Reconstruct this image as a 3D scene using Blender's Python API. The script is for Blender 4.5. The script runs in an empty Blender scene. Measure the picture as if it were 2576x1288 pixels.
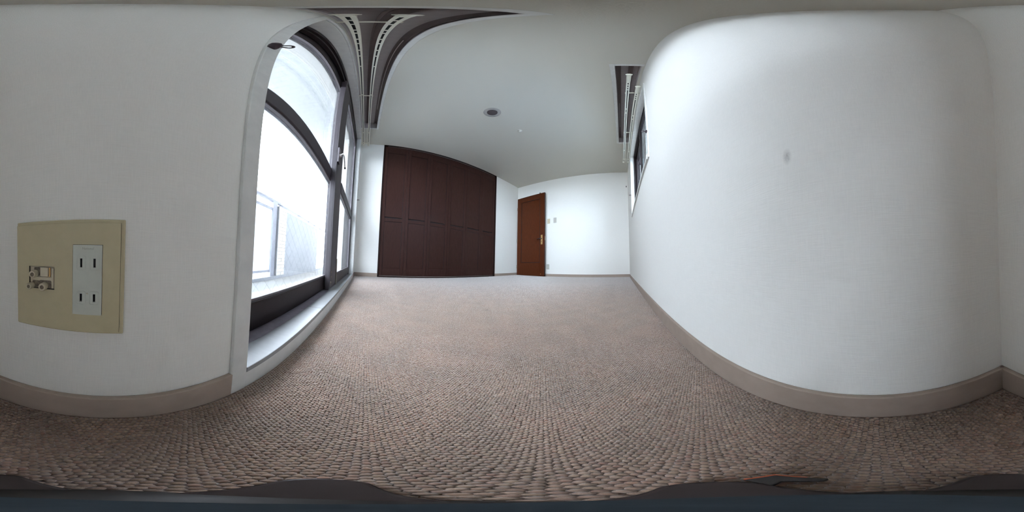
import bpy, bmesh, math, random
import numpy as np
from mathutils import Vector, Matrix

random.seed(7)
rng = np.random.default_rng(7)
SC = bpy.context.scene
COL = SC.collection

# ------------------------------------------------------------------ camera, sky, sun, exposure
CAM_H = 0.265
cam_data = bpy.data.cameras.new('camera')
cam = bpy.data.objects.new('camera', cam_data)
COL.objects.link(cam)
SC.camera = cam
cam_data.type = 'PANO'
for holder in (getattr(cam_data, 'cycles', None), cam_data):
    try:
        holder.panorama_type = 'EQUIRECTANGULAR'
    except Exception:
        pass
cam_data.clip_start = 0.005
fwd = Vector((0.78257, 0.62035, 0.0525))
left = Vector((-0.62045, 0.78408, -0.01622))
up = Vector((-0.05122, -0.01988, 0.99849))
m = Matrix(((-left.x, up.x, -fwd.x, 0.0), (-left.y, up.y, -fwd.y, 0.0), (-left.z, up.z, -fwd.z, CAM_H), (0, 0, 0, 1)))
cam.matrix_world = m

world = bpy.data.worlds.new('sky')
SC.world = world
world.use_nodes = True
wn = world.node_tree.nodes
wn.clear()
wo = wn.new('ShaderNodeOutputWorld')
wb = wn.new('ShaderNodeBackground')
wb.inputs['Color'].default_value = (0.855, 0.925, 1.055, 1)
wb.inputs['Strength'].default_value = 20.0
world.node_tree.links.new(wb.outputs[0], wo.inputs[0])

sun_d = bpy.data.lights.new('sun', 'SUN')
sun_d.energy = 6.0
sun_d.color = (1.0, 0.95, 0.86)
sun_d.angle = 0.02
sun = bpy.data.objects.new('sun', sun_d)
COL.objects.link(sun)
sv = Vector((-0.30, -0.10, 1.0)).normalized()          # towards the sun: high above the balcony's edge
sun.rotation_euler = sv.to_track_quat('Z', 'Y').to_euler()

vs = SC.view_settings
vs.view_transform = 'Standard'
vs.look = 'None'
vs.gamma = 1.0
vs.use_curve_mapping = False
vs.exposure = 0.0
SC.cycles.max_bounces = 16
SC.cycles.diffuse_bounces = 10
SC.cycles.transparent_max_bounces = 16
SC.cycles.sample_clamp_indirect = 8.0

# ------------------------------------------------------------------ room measures (metres)
UW, UD = -0.161, 3.376        # window wall, door wall (x)
VC, VR = 2.504, -0.174        # closet wall, right wall (y)
CE = 2.40
BB = 0.059


# ------------------------------------------------------------------ mesh helpers
class MB:
    def __init__(self):
        self.v, self.f = [], []

    def add(self, vs_, fs_):
        n = len(self.v)
        self.v += [tuple(p) for p in vs_]
        self.f += [tuple(i + n for i in f) for f in fs_]
        return self

    def box(self, x0, x1, y0, y1, z0, z1):
        x0, x1 = min(x0, x1), max(x0, x1)
        y0, y1 = min(y0, y1), max(y0, y1)
        z0, z1 = min(z0, z1), max(z0, z1)
        vs_ = [(x0, y0, z0), (x1, y0, z0), (x1, y1, z0), (x0, y1, z0), (x0, y0, z1), (x1, y0, z1), (x1, y1, z1), (x0, y1, z1)]
        return self.add(vs_, [(0, 3, 2, 1), (4, 5, 6, 7), (0, 1, 5, 4), (1, 2, 6, 5), (2, 3, 7, 6), (3, 0, 4, 7)])

    def lathe(self, c, axis, prof, n=24):
        """prof: list of (radius, distance along axis)"""
        a = Vector(axis).normalized()
        h = Vector((0, 0, 1)) if abs(a.z) < .9 else Vector((1, 0, 0))
        e1 = a.cross(h).normalized()
        e2 = a.cross(e1)
        c = Vector(c)
        vs_, fs_ = [], []
        for r, d in prof:
            for k in range(n):
                t = 2 * math.pi * k / n
                vs_.append(c + a * d + e1 * (r * math.cos(t)) + e2 * (r * math.sin(t)))
        for i in range(len(prof) - 1):
            for k in range(n):
                k2 = (k + 1) % n
                fs_.append((i * n + k, i * n + k2, (i + 1) * n + k2, (i + 1) * n + k))
        fs_.append(tuple(range(n))[::-1])
        fs_.append(tuple((len(prof) - 1) * n + k for k in range(n)))
        return self.add(vs_, fs_)

    def cyl(self, p0, p1, r, n=12, r1=None):
        p0, p1 = Vector(p0), Vector(p1)
        d = p1 - p0
        return self.lathe(p0, d, [(r, 0), (r if r1 is None else r1, d.length)], n)

    def tube(self, pts, r, n=8):
        pts = [Vector(p) for p in pts]
        vs_, fs_ = [], []
        prev = None
        for i, p in enumerate(pts):
            t = (pts[min(i + 1, len(pts) - 1)] - pts[max(i - 1, 0)]).normalized()
            if prev is None:
                hlp = Vector((0, 0, 1)) if abs(t.z) < .9 else Vector((1, 0, 0))
                e1 = t.cross(hlp).normalized()
            else:
                e1 = (prev - t * prev.dot(t)).normalized()
            prev = e1
            e2 = t.cross(e1)
            rr = r[i] if isinstance(r, (list, tuple)) else r
            for k in range(n):
                a = 2 * math.pi * k / n
                vs_.append(p + e1 * (rr * math.cos(a)) + e2 * (rr * math.sin(a)))
        for i in range(len(pts) - 1):
            for k in range(n):
                k2 = (k + 1) % n
                fs_.append((i * n + k, i * n + k2, (i + 1) * n + k2, (i + 1) * n + k))
        fs_.append(tuple(range(n))[::-1])
        fs_.append(tuple((len(pts) - 1) * n + k for k in range(n)))
        return self.add(vs_, fs_)

    def prism(self, poly, z0, z1):
        n = len(poly)
        vs_ = [(x, y, z0) for x, y in poly] + [(x, y, z1) for x, y in poly]
        fs_ = [tuple(range(n))[::-1], tuple(range(n, 2 * n))]
        fs_ += [(k, (k + 1) % n, n + (k + 1) % n, n + k) for k in range(n)]
        return self.add(vs_, fs_)

    def map(self, fn):
        self.v = [tuple(fn(Vector(p))) for p in self.v]
        return self


ORG = {}


def tag(o, label=None, cat=None, group=None, kind=None):
    for k, val in (('label', label), ('category', cat), ('group', group), ('kind', kind)):
        if val:
            o[k] = val
    return o


def empty(name, loc, label=None, cat=None, group=None, kind=None):
    o = bpy.data.objects.new(name, None)
    COL.objects.link(o)
    o.empty_display_size = 0.05
    o.location = loc
    ORG[o.name] = Vector(loc)
    return tag(o, label, cat, group, kind)


def obj(name, mb, mat, parent=None, bevel=0.0, smooth=False, label=None, cat=None, group=None, kind=None, seg=2):
    vs_ = np.array(mb.v, float)
    lo, hi = vs_.min(0), vs_.max(0)
    org = Vector(((lo[0] + hi[0]) / 2, (lo[1] + hi[1]) / 2, lo[2]))
    me = bpy.data.meshes.new(name)
    me.from_pydata([tuple(p) for p in (vs_ - np.array(org))], [], mb.f)
    bm = bmesh.new()
    bm.from_mesh(me)
    bmesh.ops.recalc_face_normals(bm, faces=bm.faces)
    bm.to_mesh(me)
    bm.free()
    me.materials.append(mat)
    o = bpy.data.objects.new(name, me)
    COL.objects.link(o)
    ORG[o.name] = org
    if parent is not None:
        o.parent = parent
        o.location = org - ORG[parent.name]
    else:
        o.location = org
    if bevel:
        b = o.modifiers.new('bevel', 'BEVEL')
        b.width = bevel
        b.segments = seg
        b.limit_method = 'ANGLE'
        b.angle_limit = 0.6
    if smooth:
        for p in me.polygons:
            p.use_smooth = True
        try:
            me.set_sharp_from_angle(angle=0.7)
        except Exception:
            pass
    return tag(o, label, cat, group, kind)


def copy_tree(o, delta=Vector((0, 0, 0)), parent=None):
    c = o.copy()
    COL.objects.link(c)
    if parent is not None:
        c.parent = parent
    else:
        c.location = o.location + delta
    ORG[c.name] = ORG[o.name] + delta
    for ch in list(o.children):
        copy_tree(ch, delta, c)
    return c


# ------------------------------------------------------------------ materials
def mat(name, col, rough=0.6, spec=0.4, metal=0.0, build=None):
    mt = bpy.data.materials.new(name)
    mt.use_nodes = True
    nt = mt.node_tree
    b = nt.nodes['Principled BSDF']
    b.inputs['Base Color'].default_value = (*col, 1)
    b.inputs['Roughness'].default_value = rough
    b.inputs['Specular IOR Level'].default_value = spec
    b.inputs['Metallic'].default_value = metal
    if build:
        build(nt, b)
    return mt


def nd(nt, kind, **kw):
    n = nt.nodes.new(kind)
    for k, v in kw.items():
        if k in n.inputs:
            n.inputs[k].default_value = v
        else:
            setattr(n, k, v)
    return n


def coords(nt, scale=(1, 1, 1), world_space=True):
    if world_space:
        g = nd(nt, 'ShaderNodeNewGeometry').outputs['Position']
    else:
        g = nd(nt, 'ShaderNodeTexCoord').outputs['Object']
    mp = nd(nt, 'ShaderNodeMapping')
    mp.inputs['Scale'].default_value = scale
    nt.links.new(g, mp.inputs['Vector'])
    return mp.outputs['Vector']


def noise(nt, scale, detail=3.0, vec=(1, 1, 1), rough=0.55):
    n = nd(nt, 'ShaderNodeTexNoise', Scale=scale, Detail=detail, Roughness=rough)
    nt.links.new(coords(nt, vec), n.inputs['Vector'])
    return n.outputs['Fac']


def ramp(nt, fac, stops):
    r = nd(nt, 'ShaderNodeValToRGB')
    el = r.color_ramp.elements
    while len(el) < len(stops):
        el.new(0.5)
    for e, (p, c) in zip(el, stops):
        e.position = p
        e.color = (*c, 1)
    nt.links.new(fac, r.inputs['Fac'])
    return r.outputs['Color']


def math_node(nt, op, a, b):
    n = nd(nt, 'ShaderNodeMath', operation=op)
    for i, x in enumerate((a, b)):
        if isinstance(x, (int, float)):
            n.inputs[i].default_value = x
        else:
            nt.links.new(x, n.inputs[i])
    return n.outputs[0]


def bump(nt, b, h, strength, dist):
    bp = nd(nt, 'ShaderNodeBump', Strength=strength, Distance=dist)
    nt.links.new(h, bp.inputs['Height'])
    nt.links.new(bp.outputs['Normal'], b.inputs['Normal'])


def linen(axis, base):
    """woven wallpaper: fine threads along the wall and up it"""
    def build(nt, b):
        along = (30, 700, 30) if axis == 'x' else (30, 30, 700)
        if axis == 'x':       # wall lies in the y-z plane
            h1 = noise(nt, 1.0, 2.0, (1, 850, 40))
            h2 = noise(nt, 1.0, 2.0, (1, 40, 850))
        else:
            h1 = noise(nt, 1.0, 2.0, (850, 1, 40))
            h2 = noise(nt, 1.0, 2.0, (40, 1, 850))
        h = math_node(nt, 'ADD', h1, h2)
        d = 0.95
        col = ramp(nt, math_node(nt, 'MULTIPLY', h, 0.5), [(0.32, tuple(c * d for c in base)), (0.62, base)])
        nt.links.new(col, b.inputs['Base Color'])
        bump(nt, b, h, 0.25, 0.001)
    return build


WALLC = (0.885, 0.88, 0.845)
M = {}
M['wall_x'] = mat('linen_wallpaper', WALLC, 0.75, 0.25, build=linen('x', WALLC))


def right_wall(nt, b):
    linen('y', WALLC)(nt, b)
    # the rubbed smudge in the paper
    lnk = b.inputs['Base Color'].links[0].from_socket
    mp = nd(nt, 'ShaderNodeMapping')
    nt.links.new(nd(nt, 'ShaderNodeNewGeometry').outputs['Position'], mp.inputs['Vector'])
    mp.inputs['Location'].default_value = (-0.0985 * 140, 0, -0.4075 * 62)
    mp.inputs['Scale'].default_value = (140, 0.01, 62)
    ln = nd(nt, 'ShaderNodeVectorMath', operation='LENGTH')
    nt.links.new(mp.outputs['Vector'], ln.inputs[0])
    near = math_node(nt, 'SUBTRACT', 1.0, ln.outputs['Value'])
    n = noise(nt, 420.0, 3.0)
    f = math_node(nt, 'MULTIPLY', math_node(nt, 'MAXIMUM', near, 0.0), math_node(nt, 'MULTIPLY', n, 1.1))
    mx = nd(nt, 'ShaderNodeMix', data_type='RGBA')
    nt.links.new(f, mx.inputs[0])
    nt.links.new(lnk, mx.inputs[6])
    mx.inputs[7].default_value = (0.30, 0.30, 0.29, 1)
    nt.links.new(mx.outputs[2], b.inputs['Base Color'])


M['wall_r'] = mat('linen_wallpaper_smudged', WALLC, 0.75, 0.25, build=right_wall)
M['wall_y'] = mat('linen_wallpaper_across', WALLC, 0.75, 0.25, build=linen('y', WALLC))


def ceil_b(nt, b):
    h = noise(nt, 260.0, 3.0)
    bump(nt, b, h, 0.25, 0.0015)


M['ceiling'] = mat('ceiling_paper', (0.63, 0.615, 0.555), 0.8, 0.2, build=ceil_b)


def mottled(c, amt, scale, bmp=0.0, stretch=(1, 1, 1)):
    def build(nt, b):
        n = noise(nt, scale, 4.0, stretch)
        col = ramp(nt, n, [(0.3, tuple(x * (1 - amt) for x in c)), (0.7, tuple(min(1, x * (1 + amt)) for x in c))])
        nt.links.new(col, b.inputs['Base Color'])
        if bmp:
            bump(nt, b, n, 0.3, bmp)
    return build


def M_(key, name, c, rough=0.6, spec=0.4, metal=0.0, amt=0.06, scale=30.0, bmp=0.0, stretch=(1, 1, 1)):
    M[key] = mat(name, c, rough, spec, metal, mottled(c, amt, scale, bmp, stretch))


M_('base', 'taupe_vinyl_baseboard', (0.335, 0.265, 0.22), 0.55, 0.35)
M_('trimw', 'grey_white_painted_trim', (0.72, 0.725, 0.71), 0.45, 0.4)
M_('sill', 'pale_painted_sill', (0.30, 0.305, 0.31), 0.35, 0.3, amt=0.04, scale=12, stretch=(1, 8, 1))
M_('bronze', 'dark_bronze_aluminium', (0.043, 0.036, 0.041), 0.45, 0.35)
M_('bronze_d', 'black_bronze_aluminium', (0.015, 0.0095, 0.011), 0.45, 0.22)
M_('bronze_p', 'dusty_bronze_aluminium_track', (0.13, 0.115, 0.125), 0.45, 0.5, amt=0.12, scale=60)
M_('track', 'dusty_grey_purple_track', (0.25, 0.225, 0.26), 0.5, 0.4, amt=0.15, scale=50)
M_('wood', 'dark_stained_closet_wood', (0.035, 0.0145, 0.0115), 0.42, 0.13, amt=0.25, scale=18, stretch=(9, 9, 0.7))
M_('wood_f', 'darker_stained_frame_wood', (0.015, 0.006, 0.005), 0.4, 0.18, amt=0.2, scale=18, stretch=(9, 9, 0.7))
M_('door', 'reddish_brown_door_wood', (0.074, 0.0190, 0.0070), 0.40, 0.10, amt=0.25, scale=20, stretch=(9, 9, 0.6))
M_('door_d', 'dark_door_edge_wood', (0.020, 0.008, 0.006), 0.45, 0.3)
M_('brass', 'aged_brass_plate', (0.62, 0.40, 0.17), 0.35, 0.5, 0.7)
M_('hinge', 'dull_steel_hinge', (0.30, 0.26, 0.20), 0.4, 0.5, 0.6)
M_('steel', 'bright_steel_strip', (0.55, 0.52, 0.50), 0.3, 0.5, 0.8)
M_('plast', 'beige_plastic_plate', (0.46, 0.40, 0.255), 0.45, 0.4, amt=0.03, scale=80)
M_('plast_l', 'light_beige_plastic', (0.56, 0.50, 0.37), 0.45, 0.4, amt=0.03)
M_('plast_w', 'greenish_white_plastic', (0.54, 0.56, 0.50), 0.4, 0.45, amt=0.03, scale=90)
M_('plast_k', 'black_slot', (0.012, 0.011, 0.012), 0.6, 0.2)
M_('grime', 'grey_dust', (0.17, 0.145, 0.11), 0.9, 0.1, amt=0.4, scale=500)
M_('print', 'faded_grey_print', (0.33, 0.33, 0.28), 0.7, 0.2)
M_('sw_y', 'yellowed_switch_plate', (0.60, 0.53, 0.38), 0.5, 0.35, amt=0.02)
M_('sw_g', 'grey_switch_plate', (0.50, 0.48, 0.44), 0.5, 0.35, amt=0.02)
M_('rail', 'white_enamel_rail', (0.80, 0.79, 0.69), 0.35, 0.5, amt=0.03)
M_('rail_k', 'dark_rail_slot', (0.05, 0.055, 0.058), 0.5, 0.4)
M_('box', 'curtain_box_lining', (0.46, 0.425, 0.43), 0.6, 0.3, amt=0.05)
M_('box_d', 'dark_curtain_track', (0.17, 0.135, 0.135), 0.5, 0.4)
M_('hook', 'dark_bronze_hook', (0.05, 0.035, 0.045), 0.35, 0.5, 0.3)
M_('grille', 'dark_speaker_cloth', (0.085, 0.07, 0.075), 0.8, 0.2, amt=0.3, scale=900)
M_('ring', 'grey_plastic_ring', (0.42, 0.40, 0.38), 0.5, 0.4)
M_('detector', 'off_white_detector_plastic', (0.66, 0.65, 0.60), 0.5, 0.4)
M_('slab', 'pale_balcony_coating', (0.19, 0.187, 0.18), 0.8, 0.2, amt=0.08, scale=9)
M_('conc', 'grey_painted_concrete', (0.27, 0.285, 0.315), 0.85, 0.2, amt=0.03, scale=5)
M_('tile', 'cream_glazed_tile', (0.56, 0.53, 0.49), 0.5, 0.4, amt=0.10, scale=14)
M_('mortar', 'grey_mortar', (0.12, 0.12, 0.125), 0.9, 0.1)
M_('alu', 'grey_aluminium_rail', (0.27, 0.28, 0.33), 0.5, 0.4, 0.0)
M_('leaf', 'pale_green_leaves', (0.30, 0.36, 0.26), 0.7, 0.3, amt=0.3, scale=6)
M_('bark', 'grey_bark', (0.30, 0.27, 0.25), 0.9, 0.2, amt=0.25, scale=20)
M_('siding', 'blue_grey_house_siding', (0.28, 0.345, 0.43), 0.7, 0.3, amt=0.08, scale=3)
M_('wire', 'steel_glass_wire', (0.05, 0.05, 0.05), 0.7, 0.2, 0.0)
M_('tri_k', 'black_rubber', (0.018, 0.015, 0.014), 0.55, 0.4, amt=0.15, scale=200)
M_('tri_b', 'floor_tinted_black_plastic', (0.027, 0.018, 0.017), 0.45, 0.3, amt=0.12, scale=60)  # brown cast of the floor's reflection is put into this colour
M_('tri_s', 'slate_blue_plastic', (0.015, 0.022, 0.029), 0.5, 0.3, amt=0.2, scale=300)
M_('tri_r', 'orange_rubber_edge', (0.45, 0.09, 0.03), 0.5, 0.4)


def soffit_b(nt, b):
    br = nd(nt, 'ShaderNodeTexBrick', Scale=1.0)
    br.inputs['Color1'].default_value = (0.50, 0.52, 0.52, 1)
    br.inputs['Color2'].default_value = (0.475, 0.495, 0.50, 1)
    br.inputs['Mortar'].default_value = (0.36, 0.38, 0.39, 1)
    br.inputs['Mortar Size'].default_value = 0.004
    br.inputs['Brick Width'].default_value = 0.15
    br.inputs['Row Height'].default_value = 0.075
    nt.links.new(coords(nt, (1, 1, 1)), br.inputs['Vector'])
    nt.links.new(br.outputs['Color'], b.inputs['Base Color'])


M['soffit'] = mat('small_tile_soffit', (0.74, 0.75, 0.75), 0.7, 0.2, build=soffit_b)


def glass_mat(name, haze, tint):
    mt = bpy.data.materials.new(name)
    mt.use_nodes = True
    nt = mt.node_tree
    nt.nodes.clear()
    out = nd(nt, 'ShaderNodeOutputMaterial')
    tr = nd(nt, 'ShaderNodeBsdfTransparent')
    tr.inputs['Color'].default_value = (*tint, 1)
    tl = nd(nt, 'ShaderNodeBsdfTranslucent')
    tl.inputs['Color'].default_value = (0.9, 0.93, 0.95, 1)
    dn = nd(nt, 'ShaderNodeTexNoise', Scale=5.0, Detail=4.0)
    nt.links.new(coords(nt, (1, 1, 0.35)), dn.inputs['Vector'])
    glare_veil = math_node(nt, 'MULTIPLY', dn.outputs['Fac'], haze * 2.0)  # translucent share imitates the white glare veil over the view outside
    m1 = nd(nt, 'ShaderNodeMixShader')
    nt.links.new(glare_veil, m1.inputs[0])
    nt.links.new(tr.outputs[0], m1.inputs[1])
    nt.links.new(tl.outputs[0], m1.inputs[2])
    gl = nd(nt, 'ShaderNodeBsdfGlossy', Roughness=0.02)
    lw = nd(nt, 'ShaderNodeLayerWeight', Blend=0.5)          # Schlick, the same on both faces of the thin pane
    p5 = math_node(nt, 'POWER', lw.outputs['Facing'], 5.0)
    fr = math_node(nt, 'ADD', math_node(nt, 'MULTIPLY', p5, 0.7), 0.03)
    m2 = nd(nt, 'ShaderNodeMixShader')
    nt.links.new(fr, m2.inputs[0])
    nt.links.new(m1.outputs[0], m2.inputs[1])
    nt.links.new(gl.outputs[0], m2.inputs[2])
    nt.links.new(m2.outputs[0], out.inputs[0])
    return mt


M['glass'] = glass_mat('glare_veiled_window_glass', 0.012, (0.95, 0.97, 0.97))
M['glass2'] = glass_mat('clear_window_glass', 0.01, (0.90, 0.95, 0.96))


def frost(nt, b):
    b.inputs['Transmission Weight'].default_value = 0.0
    t = nd(nt, 'ShaderNodeBsdfTranslucent')
    t.inputs['Color'].default_value = (0.85, 0.9, 0.93, 1)
    mx = nd(nt, 'ShaderNodeMixShader', Fac=0.6)
    o = [n for n in nt.nodes if n.type == 'OUTPUT_MATERIAL'][0]
    nt.links.new(b.outputs[0], mx.inputs[1])
    nt.links.new(t.outputs[0], mx.inputs[2])
    nt.links.new(mx.outputs[0], o.inputs['Surface'])


M['frost'] = mat('frosted_balcony_glass', (0.8, 0.83, 0.85), 0.5, 0.4, build=frost)

# carpet: loops in staggered rows, per-loop colour
PALETTE = [(0.226, 0.147, 0.103), (0.192, 0.117, 0.081), (0.252, 0.176, 0.130), (0.210, 0.124, 0.092), (0.234, 0.163, 0.110), (0.217, 0.150, 0.116)]
CU, CV = 0.0048, 0.0050


def carpet_far(nt, b):
    vec = coords(nt, (1 / CU, 1 / CV, 1))
    v = nd(nt, 'ShaderNodeTexVoronoi', Scale=1.0, Randomness=0.55)
    v.voronoi_dimensions = '2D'
    nt.links.new(vec, v.inputs['Vector'])
    sep = nd(nt, 'ShaderNodeSeparateColor')
    nt.links.new(v.outputs['Color'], sep.inputs[0])
    stops = [(0.02 + i / 5.2, c) for i, c in enumerate(PALETTE)]
    col = ramp(nt, sep.outputs[0], stops)
    # broad wear and a few stains
    n = noise(nt, 2.2, 3.0)
    w = ramp(nt, n, [(0.32, (0.84, 0.82, 0.80)), (0.55, (1, 1, 1))])
    mx = nd(nt, 'ShaderNodeMix', data_type='RGBA', blend_type='MULTIPLY')
    mx.inputs[0].default_value = 1.0
    nt.links.new(col, mx.inputs[6])
    nt.links.new(w, mx.inputs[7])
    nt.links.new(mx.outputs[2], b.inputs['Base Color'])
    inv = math_node(nt, 'SUBTRACT', 1.0, v.outputs['Distance'])
    bump(nt, b, inv, 0.7, 0.003)
    b.inputs['Sheen Weight'].default_value = 0.85
    b.inputs['Sheen Roughness'].default_value = 0.45


M['floor'] = mat('loop_carpet', PALETTE[0], 0.95, 0.1, build=carpet_far)


def carpet_near(nt, b):
    a = nd(nt, 'ShaderNodeVertexColor', layer_name='loop_colour')
    nt.links.new(a.outputs['Color'], b.inputs['Base Color'])
    n = noise(nt, 900.0, 2.0)
    bump(nt, b, n, 0.4, 0.0012)
    b.inputs['Sheen Weight'].default_value = 1.0
    b.inputs['Sheen Roughness'].default_value = 0.5


M['pile'] = mat('loop_carpet_pile', PALETTE[0], 0.95, 0.1, build=carpet_near)

# ------------------------------------------------------------------ the room shell
W1 = dict(v0=0.19, v1=2.20, z0=0.057, z1=2.25)       # big sliding window in the left wall
W2 = dict(u0=0.91, u1=2.31, z0=0.985, z1=2.04)       # small high window in the right wall
OUT = -0.40
OUT2 = -0.40

f = MB().box(UW - .02, UD + .1, VR - .02, VC + .1, -0.06, 0.0)
obj('floor', f, M['floor'], kind='structure', label='beige brown loop carpet over the whole room floor')

w = MB()
LN = .012
w.box(OUT, UW, VR - .25, W1['v0'] - LN, -.0, CE + .2)
w.box(OUT, UW, W1['v1'] + LN, VC + .25, -.0, CE + .2)
w.box(OUT, UW, W1['v0'] - LN, W1['v1'] + LN, W1['z1'] + LN, CE + .2)
w.box(OUT, UW - .01, W1['v0'] - LN, W1['v1'] + LN, -.12, W1['z0'] - .034)
obj('wall_left', w, M['wall_x'], kind='structure', label='linen papered wall holding the big sliding window and the socket plate')
w = MB()
L2 = .010
w.box(UW, W2['u0'] - L2, OUT2, VR, 0, CE + .2)
w.box(W2['u1'] + L2, UD + .25, OUT2, VR, 0, CE + .2)
w.box(W2['u0'] - L2, W2['u1'] + L2, OUT2, VR, W2['z1'] + L2, CE + .2)
w.box(W2['u0'] - L2, W2['u1'] + L2, OUT2, VR, 0, W2['z0'] - L2)
obj('wall_right', w, M['wall_r'], kind='structure', label='long white linen papered wall with the small high window and a grey smudge')
C0, C1 = 0.195, 2.545                                # closet opening in the far wall
w = MB()
w.box(UW, C0, VC, VC + .25, 0, CE + .2)
w.box(C1, UD + .25, VC, VC + .25, 0, CE + .2)
w.box(C0, C1, VC + .08, VC + .25, 0, CE + .2)
obj('wall_far', w, M['wall_y'], kind='structure', label='white wall into which the dark brown closet is built')
DV0, DV1 = 1.745, 2.43                               # door opening
w = MB()
w.box(UD, UD + .15, VR, DV0, 0, CE + .2)
w.box(UD, UD + .15, DV1, VC, 0, CE + .2)
w.box(UD, UD + .15, DV0, DV1, 1.985, CE + .2)
w.box(UD + .12, UD + .15, DV0, DV1, 0, 1.985)
obj('wall_end', w, M['wall_x'], kind='structure', label='white end wall with the brown door and the switches')

# ceiling with the two recessed curtain boxes left open
R1 = dict(u0=UW + .004, u1=0.045, v0=0.055, v1=2.05)
R2 = dict(u0=0.78, u1=2.30, v0=VR + .018, v1=-0.002)
c = MB()
T = CE + .2
c.box(R1['u1'], UD, R2['v1'], VC, CE, T)                       # main field
c.box(UW, R1['u1'], VR, R1['v0'], CE, T)
c.box(UW, R1['u1'], R1['v1'], VC, CE, T)
c.box(UW, R1['u0'], R1['v0'], R1['v1'], CE, T)
c.box(R1['u1'], R2['u0'], VR, R2['v1'], CE, T)
c.box(R2['u1'], UD, VR, R2['v1'], CE, T)
c.box(R2['u0'], R2['u1'], VR, R2['v0'], CE, T)
obj('ceiling', c, M['ceiling'], kind='structure', label='plain off white papered ceiling with two curtain boxes')
obj('roof_slab', MB().box(OUT - .0, UD + .25, OUT2, VC + .25, T, T + .15), M['conc'], kind='structure')


def curtain_box(name, u0, u1, v0, v1, along, label, depth=.13):
    """a recess in the ceiling: lining, a flat trim ring and two dark curtain tracks inside"""
    r = empty(name, ((u0 + u1) / 2, (v0 + v1) / 2, CE), kind='structure', label=label)
    t = .006
    l = MB()
    l.box(u0, u0 + t, v0, v1, CE, CE + depth)
    l.box(u1 - t, u1, v0, v1, CE, CE + depth)
    l.box(u0, u1, v0, v0 + t, CE, CE + depth)
    l.box(u0, u1, v1 - t, v1, CE, CE + depth)
    l.box(u0, u1, v0, v1, CE + depth, CE + depth + t)
    obj('lining', l, M['box'], r)
    g = .022
    q = MB()
    zt = CE - .006
    if along == 'v':
        q.box(u1 - .004, u1 + g, v0 - g, v1 + g, zt, CE)
        q.box(u0 - .004, u1 - .004, v1 - .004, v1 + g, zt, CE)
        q.box(u0 - .004, u1 - .004, v0 - g, v0 + .004, zt, CE)
    else:
        q.box(u0 - g, u1 + g, v1 - .004, v1 + g + .004, zt, CE)
        q.box(u0 - g, u0 + .004, v0 - .014, v1 - .004, zt, CE)
        q.box(u1 - .004, u1 + g + .01, v0 - .014, v1 - .004, zt, CE)
    obj('trim_ring', q, M['trimw'], r, bevel=.0015)
    zt0, zt1 = CE + depth - .022, CE + depth
    for k, a in enumerate((0.14, 0.62)):
        tr = MB()
        if along == 'v':
            x = u1 - (u1 - u0) * a
            for s in (-1, 1):
                tr.box(x + s * .014 - .003, x + s * .014 + .003, v0 + t, v1 - t, zt0, zt1)
            tr.box(x - .014, x + .014, v0 + t, v1 - t, zt1 - .004, zt1)
        else:
            y = v1 - (v1 - v0) * (a + .03)
            for s in (-1, 1):
                tr.box(u0 + t, u1 - t, y + s * .012 - .003, y + s * .012 + .003, zt0, zt1)
            tr.box(u0 + t, u1 - t, y - .012, y + .012, zt1 - .004, zt1)
        track = obj('curtain_track', tr, M['box_d'], r)
        if k == 0:
            s_ = MB()
            if along == 'v':
                s_.box(x - .002, x + .002, v0 + .45, v1 - .35, zt0 - .002, zt0 + .003)
            else:
                s_.box(u0 + .7, u1 - .3, y - .002, y + .002, zt0 - .002, zt0 + .003)
            obj('highlight_strip', s_, M['steel'], track)  # bright strip stands in for the highlight along the track
    return r


curtain_box('trim_1', **R1, along='v', label='long dark recessed curtain box in the ceiling above the big window')
curtain_box('trim_2', **R2, along='u', label='short recessed curtain box in the ceiling above the small high window')


# baseboards
def board(name, mb, label):
    obj(name, mb, M['base'], kind='structure', bevel=.002, label=label)


t = .008
board('baseboard_left', MB().box(UW, UW + t, VR, 0.160, 0, BB), 'taupe baseboard below the socket plate')
board('baseboard_left', MB().box(UW, UW + t, 2.232, VC, 0, BB), 'taupe baseboard between the big window and the closet wall')
board('baseboard_right', MB().box(UW, UD, VR, VR + t, 0, BB), 'taupe baseboard along the long white right wall')
b_ = MB().box(UW, C0, VC - t, VC, 0, BB)
board('baseboard_far', b_, 'short taupe baseboard left of the closet')
board('baseboard_far', MB().box(C1, UD, VC - t, VC, 0, BB), 'short taupe baseboard right of the closet')
board('baseboard_end', MB().box(UD - t, UD, VR, DV0 - .03, 0, BB), 'taupe baseboard right of the brown door')

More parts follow.
